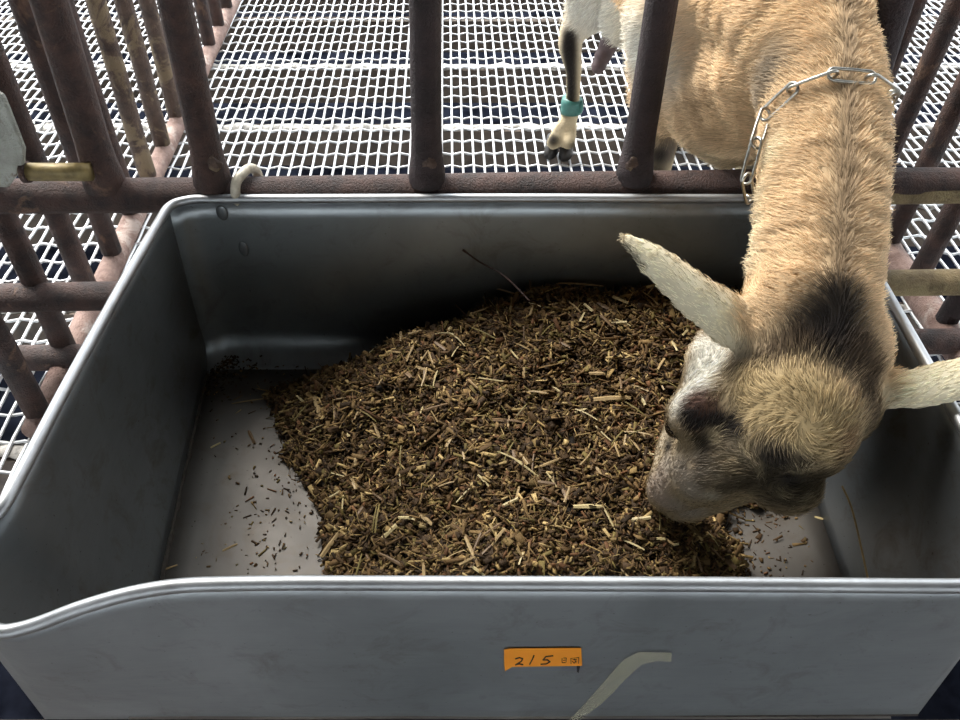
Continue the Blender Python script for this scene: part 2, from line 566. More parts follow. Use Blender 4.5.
# which dense samples belong to which wall
iL0, iF0 = 7 * 8, (NF0 - 1) * 8
iF1 = (NF0 + len(front) + 2) * 8
front_top = resample(rim_dense[iF0:iF1 + 1], 61)
left_top = resample(rim_dense[iL0 - 4:iF0 + 1], 41)
back_top = resample(rim_dense[0:iL0 - 3], 41)
right_top = resample(rim_dense[iF1:] + rim_dense[:1], 31)
FB = 0.303
fbl, fbr = on_y(46, 719, FB), on_y(917, 714, FB)
# front panel
rows = []
for i in range(13):
    t = i / 12
    row = []
    for j, p in enumerate(front_top):
        u = j / 60
        bpt = lerp(fbl, fbr, u)
        q = lerp(p - Vector((0, 0, 0.003)), bpt, t)
        q.y -= 0.004 * math.sin(math.pi * t) * math.sin(math.pi * u)
        row.append(lt(q))
    rows.append(row)
sheet('front_panel', rows, M['steel'], trough, 0.002)
# bottom hem under the front panel
tube('bottom_seam', [lt(lerp(fbl, fbr, i / 20) + Vector((0, 0.001, 0))) for i in range(21)], 0.003, M['grime'], trough, 8)
# left panel: rim to floor line
lb0, lb1 = on_z(211, 352, ZB), on_z(160, 580, ZB)
lb1 = lb0 + (lb1 - lb0) * ((lb0.y - 0.312) / (lb0.y - lb1.y))
rb0, rb1 = Vector((0.405, back_y + 0.001, ZB)), Vector((0.395, 0.312, ZB))
def side(name, top, b0, b1, sx):
    rows = []
    n = len(top)
    for i in range(15):
        t = i / 14
        row = []
        for j, p in enumerate(top):
            u = (top[0].y - p.y) / (top[0].y - top[-1].y)
            bpt = lerp(b0, b1, u)
            q = lerp(p - Vector((0, 0, 0.003)), bpt, t)
            q.x += sx * 0.008 * math.sin(math.pi * t) * math.sin(math.pi * u)
            row.append(lt(q))
        rows.append(row)
    return sheet(name, rows, M['steel_in'], trough, 0.002)
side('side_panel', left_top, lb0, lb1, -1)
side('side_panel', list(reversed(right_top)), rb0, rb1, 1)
# back panel with a pressed bend into the floor
rows = []
bp = []
for i in range(9): bp.append((0.0 - 0.002 * (i / 8), lerp(ZR - 0.003, ZB + 0.040, i / 8)))
for i in range(1, 9):
    a = math.pi / 2 * i / 8
    bp.append((-0.002 - 0.040 * (1 - math.cos(a)), ZB + 0.040 - 0.040 * math.sin(a)))
for dy, z in bp:
    t = (ZR - z) / (ZR - ZB)
    row = []
    for p in back_top:
        x = lerp(p.x, lerp(rb0.x, lb0.x, (0.40 - p.x) / (0.40 - back_top[-1].x)), t)
        row.append(lt(Vector((x, p.y + dy + 0.0, z))))
    rows.append(row)
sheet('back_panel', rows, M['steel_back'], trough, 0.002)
# base
rows = []
for i in range(20):
    t = i / 19
    y = lerp(back_y - 0.040, 0.300, t)
    u = (lb0.y - y) / (lb0.y - lb1.y)
    x0, x1 = lerp(lb0, lb1, u).x, lerp(rb0, rb1, u).x
    rows.append([lt(Vector((lerp(x0, x1, j / 24), y, ZB + 0.0012 * math.sin(j * 0.9) * math.sin(i * 0.7)))) for j in range(25)])
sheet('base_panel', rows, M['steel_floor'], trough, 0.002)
# grime caked into the seams
def crud(pts, r):
    pp = resample(pts, 60)
    rr = [r * R.uniform(0.5, 1.3) for _ in pp]
    return tube('grime', [lt(p + Vector((R.uniform(-1, 1), R.uniform(-1, 1), R.uniform(-.5, .5))) * r * 0.35) for p in pp], rr, M['grime'], trough, 7)
crud([lb0 + Vector((0.002, -0.01, 0.001)), lb1 + Vector((0.002, 0, 0.001))], 0.0030)
corner_top = back_top[-1]
crud([Vector((corner_top.x + 0.004, back_y - 0.012, ZR - 0.010)), Vector((lb0.x + 0.003, back_y - 0.008, ZB + 0.05)), Vector((lb0.x + 0.003, back_y - 0.022, ZB + 0.015)), lb0 + Vector((0.002, -0.03, 0.001))], 0.0026)
# feet under the base
for sx in (-0.33, 0.35):
    for yy in (0.36, 0.76):
        tube('foot', [lt((sx, yy, ZB)), lt((sx, yy, -0.0 if yy > 0.5 else -0.0))], 0.018, M['steel'], trough, 12)
# hook bent over the fence rail
hp = [on_y(235, 200, back_y + 0.006), Vector((-0.293, 0.815, 0.318)), Vector((-0.291, 0.822, 0.330)), Vector((-0.286, 0.835, 0.3335)), Vector((-0.281, 0.850, 0.332)), Vector((-0.278, 0.862, 0.322)), Vector((-0.277, 0.868, 0.305))]
hp = [Vector((-0.294, back_y + 0.0065, 0.300))] + hp[1:]
tube('hook', [lt(p) for p in catmull(hp, 6)], 0.0060, M['hook'], trough, 12)
# pressed weld dimples on the back panel
for px, py, rx, rz in ((243.5, 249, 0.006, 0.012), (222, 213, 0.007, 0.011)):
    c = on_y(px, py, back_y - 0.003)
    bm = bmesh.new()
    bmesh.ops.create_uvsphere(bm, u_segments=16, v_segments=10, radius=1)
    for v in bm.verts: v.co = Vector((v.co.x * rx, v.co.y * 0.0022, v.co.z * rz))
    o = bm_obj('weld_dimple', bm, M['steel_in'], trough); o.location = lt(c)

# label sticker with handwriting, on the front panel
FYP = lambda p: Vector(p)
# place on the panel surface by casting onto it
dg = bpy.context.evaluated_depsgraph_get()
CAMP = Vector((0, 0, CAM_H))
def bvh_of(o):
    dg = bpy.context.evaluated_depsgraph_get()
    e = o.evaluated_get(dg)
    me = e.to_mesh()
    mw = o.matrix_world
    if o.parent: mw = Matrix.Translation(o.parent.location) @ o.matrix_local
    vs = [mw @ v.co for v in me.vertices]
    fs = [tuple(p.vertices) for p in me.polygons]
    e.to_mesh_clear()
    return BVHTree.FromPolygons(vs, fs)
bpy.context.view_layer.update()
fp = [o for o in trough.children if o.name == 'front_panel'][0]
BF = bvh_of(fp)
def on_panel(px, py, lift=0.0012):
    d = (at(px, py, 1.0) - CAMP).normalized()
    h = BF.ray_cast(CAMP, d)
    if h[0] is None: return on_y(px, py, 0.30)
    n = h[1] if h[1].dot(d) < 0 else -h[1]
    return h[0] + n * lift

def panel_patch(name, outline, lift, mat, parent, root, thick=0.0004):
    """small flat sticker: outline polygon in sight directions, laid on the panel"""
    bm = bmesh.new()
    vs = [bm.verts.new(on_panel(x, y, lift) - root) for x, y in outline]
    f = bm.faces.new(vs)
    ext = bmesh.ops.extrude_face_region(bm, geom=[f])
    n = Vector((0, -1, 0))
    for v in ext['geom']:
        if isinstance(v, bmesh.types.BMVert): v.co += n * thick
    bmesh.ops.recalc_face_normals(bm, faces=bm.faces)
    return bm_obj(name, bm, mat, parent, smooth=False)

T0 = Vector(trough.location)
label = panel_patch('label_sticker', [(504, 648), (511, 646.8), (581, 646.2), (582, 664), (512, 665), (505, 669.5), (504.2, 662)], 0.0012, M['orange'], trough, T0)
label['label'] = 'orange label tape with handwritten number'
def stroke(name, lines, w, parent):
    VV, FF = [], []
    for ln in lines:
        pts = [on_panel(x, y, 0.0019) - T0 for x, y in ln]
        V, F = tube_geo(pts, w, 6)
        o = len(VV); VV += V; FF += [tuple(i + o for i in f) for f in F]
    return mesh_obj(name, VV, FF, M['black'], parent)
S = 1 / 4.8
def zz(l): return [(490 + x * S, 630 + y * S) for x, y in l]
stroke('digit', [zz([(122, 128), (140, 122), (156, 127), (150, 140), (122, 157), (140, 152), (158, 156)])], 0.00065, label)
stroke('digit', [zz([(210, 112), (203, 130), (190, 154)])], 0.00065, label)
stroke('digit', [zz([(303, 113), (268, 117), (254, 133), (275, 133), (287, 142), (270, 152), (242, 154)])], 0.00065, label)
stroke('small_character', [zz([(345, 126), (345, 146), (362, 146)]), zz([(352, 124), (366, 124), (364, 144)]), zz([(350, 135), (362, 134)])], 0.00030, label)
stroke('small_character', [zz([(388, 152), (387, 126), (425, 121), (424, 150)]), zz([(396, 132), (416, 130)]), zz([(394, 140), (404, 150)]), zz([(405, 128), (412, 147)]), zz([(414, 138), (402, 147)])], 0.00030, label)
panel_patch('ink_smudge', [(576.5, 664.5), (580, 664), (578.5, 671), (576.8, 670)], 0.0013, M['black'], trough, T0)
# crumpled strip of clear film
mid = [(566, 728), (580, 712), (594, 700), (606, 687), (617, 675), (628, 663), (640, 655.5), (655, 654), (671, 654.5)]
wid = [3.5, 4.5, 6, 7, 7.5, 8, 6.5, 5, 4.5]
rows = [[], [], []]
for i, (x, y) in enumerate(mid):
    a = mid[max(0, i - 1)]; c = mid[min(len(mid) - 1, i + 1)]
    dx, dy = c[0] - a[0], c[1] - a[1]; L = math.hypot(dx, dy)
    nx, ny = -dy / L, dx / L
    for k, s in enumerate((-1, 0, 1)):
        rows[k].append(on_panel(x + nx * wid[i] * s, y + ny * wid[i] * s, 0.0015 + 0.0035 * R.random() * (1 if s == 0 else 0.5)) - T0)
o = sheet('film_strip', rows, M['film'], trough, 0.0003, smooth=False)
o['label'] = 'crumpled strip of yellowed clear tape'

# ================================================================== FEED
def sstep(a, b, x):
    t = np.clip((x - a) / (b - a), 0, 1)
    return t * t * (3 - 2 * t)
_ph = NP.uniform(0, 6.28, 12)
def wav(x, y):
    return (np.sin(x * 31 + y * 17 + _ph[0]) + np.sin(x * -23 + y * 37 + _ph[1]) + 0.7 * np.sin(x * 61 + y * 11 + _ph[2]) + 0.6 * np.sin(x * 19 - y * 71 + _ph[3])) / 3.3
def heap_h(x, y):
    xl = -0.300 + 0.10 * sstep(0.72, 0.45, y) + 0.13 * sstep(0.72, 0.80, y)  # left foot of the heap
    h = 0.104 * sstep(0, 0.24, x - xl + 0.014 * wav(x, y) + 0.008 * wav(y * 3.1, x * 2.7))
    h = h * (0.80 + 0.20 * sstep(0.45, 0.75, y))
    h = h + 0.020 * sstep(0.6, 0.78, y) * sstep(-0.05, 0.1, x)
    h = h * (1 - 0.915 * sstep(0.165, 0.30, x - 0.16 * sstep(0.52, 0.68, y) + 0.02 * wav(y, x) + 0.012 * wav(y * 3, x * 3)))
    h = h - 0.008 * sstep(0.22, 0.30, x - 0.16 * sstep(0.52, 0.68, y)) * (0.35 + 0.65 * sstep(-0.35, 0.35, wav(x * 1.3 + 2, y * 1.4)) + sstep(0.33, 0.36, x))
    h = h.clip(0) * sstep(0.325, 0.42, y)
    return h + (0.004 * wav(x * 1.7, y * 1.7) + 0.0038 * wav(y * 4.3 + 1, x * 4.9)) * sstep(0.004, 0.03, h)
heap = empty('feed_heap', (0.0, 0.58, ZB))
tag(heap, 'heap of dark brown chopped straw feed lying in the trough', 'feed')
hl = Vector(heap.location)
gx, gy = np.meshgrid(np.linspace(-0.33, 0.37, 120), np.linspace(0.315, 0.800, 90))
hz = heap_h(gx, gy)
V = [(a - hl.x, c - hl.y, ZB + 0.0012 + d - hl.z) for a, c, d in zip(gx.ravel(), gy.ravel(), (hz - 0.0045).ravel())]
F = []
for i in range(89):
    for j in range(119):
        if max(hz[i, j], hz[i + 1, j], hz[i, j + 1], hz[i + 1, j + 1]) > 0.0005:
            F.append((i * 120 + j, i * 120 + j + 1, (i + 1) * 120 + j + 1, (i + 1) * 120 + j))
o = mesh_obj('dark_feed_bed', V, F, M['grime'], heap)  # dark heap base; thin patches at right paint the goat's shade on the floor
o['kind'] = 'stuff'

CHIP_F = np.array([(0, 1, 2, 3), (7, 6, 5, 4), (0, 4, 5, 1), (1, 5, 6, 2), (2, 6, 7, 3), (3, 7, 4, 0)])
CHIP_C = np.array([(-1, -1, -1), (1, -1, -1), (1, 1, -1), (-1, 1, -1), (-1, -1, 1), (1, -1, 1), (1, 1, 1), (-1, 1, 1)], float)
def chips(name, pos, L, W, T, tilt, cols, parent, origin, lift):
    n = len(pos)
    yaw = NP.uniform(0, 2 * np.pi, n)
    pit = NP.normal(0, tilt, n)
    rol = NP.normal(0, 0.6, n)
    cy, sy, cp, sp, cr, sr = np.cos(yaw), np.sin(yaw), np.cos(pit), np.sin(pit), np.cos(rol), np.sin(rol)
    ax = np.stack([cy * cp, sy * cp, sp], 1)
    ay0 = np.stack([-sy, cy, 0 * cy], 1)
    az0 = np.cross(ax, ay0)
    ay = ay0 * cr[:, None] + az0 * sr[:, None]
    az = -ay0 * sr[:, None] + az0 * cr[:, None]
    C = CHIP_C[None].repeat(n, 0).copy()
    C[:, [1, 2, 5, 6], 1] *= NP.uniform(0.35, 1.0, n)[:, None]
    bend = NP.normal(0, 0.12, n)[:, None]
    P = pos[:, None] + ax[:, None] * (C[..., :1] * L[:, None, None]) + ay[:, None] * (C[..., 1:2] * W[:, None, None]) + az[:, None] * (C[..., 2:] * T[:, None, None])
    P = P + lift - np.array(origin)
    V = P.reshape(-1, 3)
    F = (CHIP_F[None] + (np.arange(n) * 8)[:, None, None]).reshape(-1, 4)
    me = bpy.data.meshes.new(name)
    me.vertices.add(len(V)); me.vertices.foreach_set('co', V.ravel())
    me.loops.add(F.size); me.loops.foreach_set('vertex_index', F.ravel())
    me.polygons.add(len(F)); me.polygons.foreach_set('loop_start', np.arange(len(F)) * 4)
    me.update(calc_edges=True)
    a = me.attributes.new('tint', 'FLOAT_COLOR', 'FACE')
    cc = np.concatenate([cols, np.ones((n, 1))], 1).repeat(6, 0)
    a.data.foreach_set('color', cc.ravel().astype(np.float32))
    me.materials.append(M['chaff'])
    o = bpy.data.objects.new(name, me)
    return link(o, parent)

PAL = np.array([(0.042, 0.028, 0.016), (0.070, 0.045, 0.024), (0.115, 0.075, 0.036), (0.165, 0.115, 0.055), (0.25, 0.185, 0.085), (0.38, 0.30, 0.155), (0.14, 0.115, 0.045), (0.14, 0.075, 0.040)])
PW = np.array([0.27, 0.24, 0.17, 0.115, 0.07, 0.032, 0.05, 0.06])
def pal(n, w=PW):
    k = NP.choice(len(PAL), n, p=w / w.sum())
    return PAL[k] * np.array([0.98, 0.88, 0.74]) * NP.uniform(0.65, 1.3, (n, 1))
def damp(p, cols):
    w = 0.5 + 0.5 * np.sin(p[:, 0] * 83 + 2.1 * np.sin(p[:, 1] * 57)) * np.sin(p[:, 1] * 91 + 1.7 * np.sin(p[:, 0] * 49 + 1))
    w2 = 0.5 + 0.5 * np.sin(p[:, 0] * 29 + p[:, 1] * 17 + 1.5 * np.sin(p[:, 1] * 38))
    return cols * (0.62 + 0.42 * w + 0.22 * w2)[:, None]
def heap_pts(n, thr=0.004):
    out = []
    while len(out) < n:
        x = NP.uniform(-0.32, 0.36, n * 2); y = NP.uniform(0.325, 0.797, n * 2)
        h = heap_h(x, y)
        k = h > thr
        out.extend(np.stack([x[k], y[k], ZB + h[k]], 1))
    return np.array(out[:n])
n = 22000
p = heap_pts(n)
L = NP.gamma(2.0, 0.0014, n).clip(0.0010, 0.010) * 1.55; W = NP.gamma(2.5, 0.00075, n).clip(0.0006, 0.0042); T = NP.uniform(0.0002, 0.0008, n)
c = chips('chaff', p + NP.normal(0, 1, (n, 3)) * np.array([0, 0, 0.0016]), L, W, T, 0.5, damp(p, pal(n)), heap, hl, np.array([0, 0, 0.0012])); c['kind'] = 'stuff'
n = 2600
p = heap_pts(n)
L = NP.gamma(2.6, 0.0028, n).clip(0.003, 0.021); W = NP.gamma(3, 0.00045, n).clip(0.0005, 0.0034); T = NP.uniform(0.0003, 0.0008, n)
c = chips('chopped_stalks', p, L, W, T, 0.32, pal(n, np.array([0.02, 0.08, 0.17, 0.24, 0.25, 0.14, 0.10, 0.03])), heap, hl, np.array([0, 0, 0.0032])); c['kind'] = 'stuff'
n = 1500
p = heap_pts(n)
c = chips('flakes', p, NP.uniform(0.002, 0.006, n), NP.uniform(0.0016, 0.0036, n), NP.uniform(0.0002, 0.0005, n), 0.35, pal(n, np.array([.16, .28, .24, .12, .05, .02, .05, .08])), heap, hl, np.array([0, 0, 0.0030])); c['kind'] = 'stuff'
n = 1500
p = heap_pts(n)
c = chips('fibres', p, NP.uniform(0.005, 0.015, n), NP.uniform(0.0003, 0.0006, n), NP.uniform(0.0002, 0.0004, n), 0.25, pal(n, np.array([.05, .12, .2, .25, .2, .08, .08, .02])), heap, hl, np.array([0, 0, 0.0036])); c['kind'] = 'stuff'
# thin spill of crumbs around the heap and on the bare steel
n = 900
x = np.concatenate([NP.uniform(-0.345, 0.385, 300), NP.normal(-0.24, 0.035, 350), NP.normal(0.26, 0.05, 800)])
y = np.concatenate([NP.uniform(0.33, 0.78, 300), NP.uniform(0.36, 0.78, 350), NP.uniform(0.34, 0.6, 800)])
k = (heap_h(x, y) < 0.006) & (x > -0.34) & (x < 0.38)
x, y = x[k], y[k]; n = len(x)
c = chips('crumbs', np.stack([x, y, np.full(n, ZB)], 1), NP.gamma(1.6, 0.0011, n).clip(0.0006, 0.007), NP.uniform(0.0004, 0.0013, n), NP.uniform(0.0003, 0.0007, n), 0.05, pal(n), heap, hl, np.array([0, 0, 0.0017])); c['kind'] = 'stuff'
n = 900
x = NP.uniform(0.15, 0.375, n); y = 0.335 + np.abs(NP.normal(0, 0.13, n))
k = (y < 0.75) & (NP.random(n) < 1.15 - (x - 0.15) / 0.25); x, y = x[k], y[k]; n = len(x)
c = chips('spilled_chaff', np.stack([x, y, ZB + np.maximum(heap_h(x, y), 0)], 1), NP.gamma(2.0, 0.0016, n).clip(0.001, 0.011), NP.gamma(2.5, 0.0006, n).clip(0.0005, 0.003), NP.uniform(0.0003, 0.0008, n), 0.10, pal(n), heap, hl, np.array([0, 0, 0.0022])); c['kind'] = 'stuff'
# dark crumbs clinging in the back left corner
n = 260
x = lb0.x + np.abs(NP.normal(0.0, 0.03, n)) + 0.004; y = back_y - 0.02 - np.abs(NP.normal(0, 0.035, n))
zz_ = ZB + 0.0015 + np.maximum(0, 0.040 - np.sqrt(np.maximum(0, 0.04 ** 2 - np.maximum(0, y - (back_y - 0.042)) ** 2)))
c = chips('corner_crumbs', np.stack([x, y, zz_], 1), NP.uniform(0.0008, 0.003, n), NP.uniform(0.0005, 0.0016, n), NP.uniform(0.0004, 0.001, n), 0.2, pal(n, np.array([.5, .3, .1, .06, .03, .01, 0, 0])), heap, hl, np.array([0, 0, 0.0])); c['kind'] = 'stuff'

# individually pickable straw pieces lying on the heap
def straw_mesh(L, w, th, bend, seed):
    r = random.Random(seed)
    V, F = [], []
    m = 5
    for i in range(m):
        t = i / (m - 1)
        x = (t - 0.5) * L
        z = bend * L * math.sin(math.pi * t) ; y = bend * 0.7 * L * (t - 0.5) ** 2
        ww = w * (1 - 0.45 * abs(t - 0.45)) * r.uniform(0.85, 1.1)
        V += [(x, y - ww, z), (x, y, z + th), (x, y + ww, z), (x, y, z - th * 0.6)]
    for i in range(m - 1):
        for q in range(4):
            F.append((i * 4 + q, i * 4 + (q + 1) % 4, i * 4 + 4 + (q + 1) % 4, i * 4 + 4 + q))
    F += [(3, 2, 1, 0), tuple((m - 1) * 4 + q for q in range(4))]
    return V, F
straws = []
for k, (L, w, th, bd, mi) in enumerate([(0.022, .0016, .0007, .03, 0), (0.030, .0013, .0007, .06, 0), (0.018, .0020, .0008, .02, 1), (0.026, .0011, .0006, .05, 1), (0.034, .0010, .0006, .09, 3), (0.020, .0026, .0008, .03, 2), (0.028, .0016, .0008, .04, 2), (0.016, .0022, .0008, .02, 0)]):
    V, F = straw_mesh(L, w, th, bd, k)
    me = bpy.data.meshes.new('straw_piece'); me.from_pydata(V, [], F); me.materials.append(STRAW[mi]); straws.append(me)
pp = heap_pts(240, 0.012)
for k in range(240):
    o = bpy.data.objects.new('straw_piece', straws[k % len(straws)])
    o.location = Vector(pp[k]) - hl + Vector((0, 0, 0.0055))
    o.rotation_euler = (R.gauss(0, 0.5), R.gauss(0, 0.2), R.uniform(0, 6.28))
    s = R.uniform(0.75, 1.2); o.scale = (s, s, s)
    link(o, heap)
def sight_heap(px, py):
    for i in range(400):
        q = at(px, py, 0.55 + i * 0.0015)
        h = float(heap_h(np.array(q.x), np.array(q.y)))
        if q.z < ZB + max(h, 0.0): return q
    return on_z(px, py, ZB)
def laid(name, px0, py0, px1, py1, w, mat, parent, origin, lift=0.004, bend=0.05):
    a, c = sight_heap(px0, py0), sight_heap(px1, py1)
    d = c - a; mid = (a + c) / 2
    V, F = straw_mesh(d.length, w, w * 0.45, bend, int(px0))
    rot = d.to_track_quat('X', 'Z').to_matrix()
    vs = [rot @ Vector(v) + mid + Vector((0, 0, lift)) - origin for v in V]
    return mesh_obj(name, vs, F, mat, parent, smooth=False)
for a in [(593, 403, 630, 401, .0036, 0), (482, 290, 516, 298, .0018, 0), (463, 535, 478, 570, .0018, 0), (515, 463, 538, 480, .0014, 1), (558, 287, 603, 290, .0016, 0), (315, 400, 321, 420, .0035, 0),
          (383, 541, 397, 528, .0030, 1), (573, 510, 603, 510, .0026, 1), (352, 425, 374, 403, .0014, 0), (478, 478, 489, 490, .0014, 1), (445, 300, 475, 330, .0012, 2), (640, 430, 655, 475, .0012, 0), (322, 560, 340, 535, .0030, 0), (540, 470, 560, 462, .0018, 0)]:
    laid('straw_piece', a[0], a[1], a[2], a[3], a[4], STRAW[a[5]], heap, hl, 0.006, 0.03)
# loose pieces on the bare steel: things of their own
loose = [(232, 405, 273, 399, .0012, 0, 'long pale stalk poking out of the left foot of the heap'),
         (211, 449, 221, 444, .0016, 1, 'short pale straw on the bare left floor of the trough'),
         (223, 552, 238, 545, .0016, 0, 'bent tan straw on bare trough floor near the front rim'),
         (162, 572, 178, 566, .0014, 0, 'tan straw lying in the front left seam of the trough'),
         (249, 432, 255, 445, .0024, 2, 'reddish brown chip beside the left foot of the heap'),
         (814, 518, 828, 522, .0016, 1, 'pale straw on dark trough floor right of the muzzle')]
for a in loose:
    o = laid('loose_straw', a[0], a[1], a[2], a[3], a[4], STRAW[a[5]], None, Vector(), 0.0025, 0.02)
    tag(o, a[6], 'straw', 'loose straws on bare steel')
a, c = at(463, 250, 1.000), at(512, 283, 0.965)
o = tube('twig', catmull([a, lerp(a, c, .35) + Vector((0, 0, -.001)), lerp(a, c, .7) + Vector((.001, 0, .002)), c, c + (c - a) * 0.35 + Vector((0, 0, -0.01))], 5), [0.0016] * 2 + [0.0012] * 19, M['rust'], None, 7)
tag(o, 'thin dark twig leaning out of heap against the back wall', 'twig')
a, m_, c = at(842, 486, 0.825), at(853, 513, 0.812), at(869, 584, 0.772)
o = tube('dry_stalk', catmull([a, m_, c], 8), 0.0011, STRAW[0], None, 7)
tag(o, 'thin bent dry stalk at the dark right end of the trough', 'stalk')

# ================================================================== GOAT
BB = bmesh.new()
def ball(c, r, sub=3, sq=None):
    g = bmesh.ops.create_icosphere(BB, subdivisions=sub, radius=1.0)
    rr = r if hasattr(r, '__len__') else (r, r, r)
    for v in g['verts']:
        v.co = Vector((v.co.x * rr[0], v.co.y * rr[1], v.co.z * rr[2])) + c
def limb(pts, per=6):
    """chain of overlapping balls: smooth tapered limb"""
    P = [Vector(p[0]) for p in pts]; rad = [p[1] for p in pts]
    for i in range(len(P) - 1):
        L = (P[i + 1] - P[i]).length
        n = max(2, int(L / (min(rad[i], rad[i + 1]) * 0.35)))
        for k in range(n + 1):
            t = k / n
            ball(lerp(P[i], P[i + 1], t), lerp(rad[i], rad[i + 1], t), 2)
# neck
neck = [(796, 20, 0.845, 0.074), (813, 60, 0.822, 0.0655), (822, 100, 0.800, 0.0625), (824, 150, 0.775, 0.0615), (821, 200, 0.752, 0.0595), (817, 250, 0.733, 0.0590), (811, 300, 0.718, 0.0595), (814, 345, 0.715, 0.057)]
limb([(at(x, y, z), r) for x, y, z, r in neck])
limb([(at(x - 8, y, z + 0.045), r * 0.88) for x, y, z, r in neck])       # throat side of the neck
# trunk
limb([(at(792, 15, 0.85), 0.074), (Vector((0.352, 0.96, 0.50)), 0.115), (Vector((0.355, 1.05, 0.47)), 0.145), (Vector((0.348, 1.20, 0.465)), 0.160), (Vector((0.338, 1.38, 0.470)), 0.172), (Vector((0.330, 1.55, 0.49)), 0.165), (Vector((0.33, 1.66, 0.50)), 0.13)])
limb([(at(780, 70, 0.90), 0.080), (Vector((0.335, 0.965, 0.385)), 0.105), (Vector((0.335, 1.03, 0.365)), 0.105), (Vector((0.335, 1.15, 0.39)), 0.115)])   # brisket
limb([(Vector((0.262, 1.00, 0.46)), 0.085), (Vector((0.270, 1.02, 0.36)), 0.070)])   # point of the shoulder
# forelegs
for sx in (0.262, 0.41):
    limb([(Vector((sx, 1.05, 0.38)), 0.060), (Vector((sx + 0.002, 1.075, 0.29)), 0.036), (Vector((sx + .004, 1.06, 0.215)), 0.026), (Vector((sx + .004, 1.06, 0.19)), 0.025), (Vector((sx + .004, 1.065, 0.10)), 0.0165), (Vector((sx + .004, 1.065, 0.075)), 0.021), (Vector((sx + .004, 1.045, 0.040)), 0.020)])
# hind legs
HK = on_y(570, 44, 1.475)
def hind(dx, dy):
    d = Vector((dx, dy, 0))
    limb([(Vector((0.245, 1.53, 0.45)) + d, 0.120), (Vector((0.225, 1.47, 0.355)) + d, 0.080), (Vector((0.200, 1.475, 0.285)) + d, 0.042), (HK + Vector((0.002, 0.006, 0.02)) + d, 0.025), (HK + d, 0.0235), (on_y(574, 72, 1.470) + d, 0.0155), (on_y(573, 96, 1.470) + d, 0.0145), (on_y(571, 112, 1.470) + d, 0.0185), (on_y(566, 126, 1.460) + d, 0.0175)])
    for s in (-1, 1):
        limb([(on_y(566, 126, 1.460) + d + Vector((s * 0.009, 0, -0.004)), 0.0145), (on_y(561, 140, 1.440) + d + Vector((s * 0.015, -0.004, -0.004)), 0.015)])
hind(0, 0)
hind(0.23, 0.04)
# udder
limb([(Vector((0.31, 1.40, 0.36)), 0.10), (Vector((0.27, 1.40, 0.305)), 0.062)])
# head
head = [
    (818, 348, 0.718, 0.060), (798, 400, 0.715, 0.059), (793, 422, 0.712, 0.0555), (812, 395, 0.725, 0.056),
    (828, 400, 0.745, 0.046), (770, 395, 0.735, 0.058), (745, 375, 0.770, 0.050), (733, 372, 0.775, 0.046), (790, 380, 0.80, 0.055),
    (768, 435, 0.722, 0.048), (742, 448, 0.735, 0.043), (720, 458, 0.752, 0.040), (704, 468, 0.768, 0.0375), (690, 474, 0.783, 0.0335), (679, 482, 0.797, 0.0305), (671, 489, 0.812, 0.0265),
    (679, 500, 0.822, 0.0225), (690, 503, 0.825, 0.020), (712, 478, 0.805, 0.034), (735, 462, 0.80, 0.040), (700, 440, 0.79, 0.034), (712, 415, 0.785, 0.040), (684, 455, 0.805, 0.030),
]
for x, y, z, r in head: ball(at(x, y, z), r)
limb([(at(731, 363, 0.766), 0.039), (at(706, 411, 0.785), 0.0345), (at(688, 450, 0.797), 0.0315), (at(676, 482, 0.807), 0.0270), (at(676, 494, 0.815), 0.0235)])   # right cheek to muzzle
limb([(at(800, 410, 0.775), 0.050), (at(755, 460, 0.785), 0.038), (at(715, 488, 0.805), 0.026), (at(690, 500, 0.82), 0.022)])   # left cheek to muzzle
limb([(at(712, 408, 0.735), 0.031), (at(697, 417, 0.742), 0.029)])        # right brow
limb([(at(775, 470, 0.728), 0.036), (at(788, 482, 0.732), 0.031)])      # left brow
# ears
def ear(pts, wid, nrm_tilt, thick=0.0058):
    P = catmull([at(*p) for p in pts], 6)
    nW = len(wid)
    n = len(P); rings = []
    for i, p in enumerate(P):
        t = i / (n - 1)
        w = np.interp(t, np.linspace(0, 1, nW), wid)
        d = (P[min(n - 1, i + 1)] - P[max(0, i - 1)]).normalized()
        view = (CAMP - p).normalized() + Vector(nrm_tilt)
        nr = (view - d * view.dot(d)).normalized()
        sd = d.cross(nr)
        ring = []
        for k in range(14):
            a = 2 * math.pi * k / 14
            cup = -0.18 * w * (math.cos(a) ** 2)
            ring.append(BB.verts.new(p + sd * (math.cos(a) * w) + nr * (math.sin(a) * min(thick, w * 0.9) + cup)))
        rings.append(ring)
    for a, c in zip(rings, rings[1:]):
        for k in range(14):
            BB.faces.new((a[k], a[(k + 1) % 14], c[(k + 1) % 14], c[k]))
    BB.faces.new(list(reversed(rings[0]))); BB.faces.new(rings[-1])
ear([(775, 345, 0.725), (738, 322, 0.705), (700, 297, 0.695), (660, 264, 0.692), (634, 244, 0.694), (621, 235, 0.696)], [0.028, 0.031, 0.0245, 0.0185, 0.0095, 0.0035], (0.0, 0.25, 0.5))
ear([(862, 385, 0.725), (888, 387, 0.715), (915, 387, 0.708), (960, 377, 0.700), (1005, 364, 0.695), (1035, 353, 0.695)], [0.024, 0.0225, 0.0215, 0.0225, 0.0165, 0.004], (0.0, 0.2, 0.5))
bmesh.ops.recalc_face_normals(BB, faces=BB.faces)
tmp_me = bpy.data.meshes.new('tmp'); BB.to_mesh(tmp_me); BB.free()
tmp = bpy.data.objects.new('tmp', tmp_me); COL.objects.link(tmp)
rm = tmp.modifiers.new('r', 'REMESH'); rm.mode = 'VOXEL'; rm.voxel_size = 0.0042
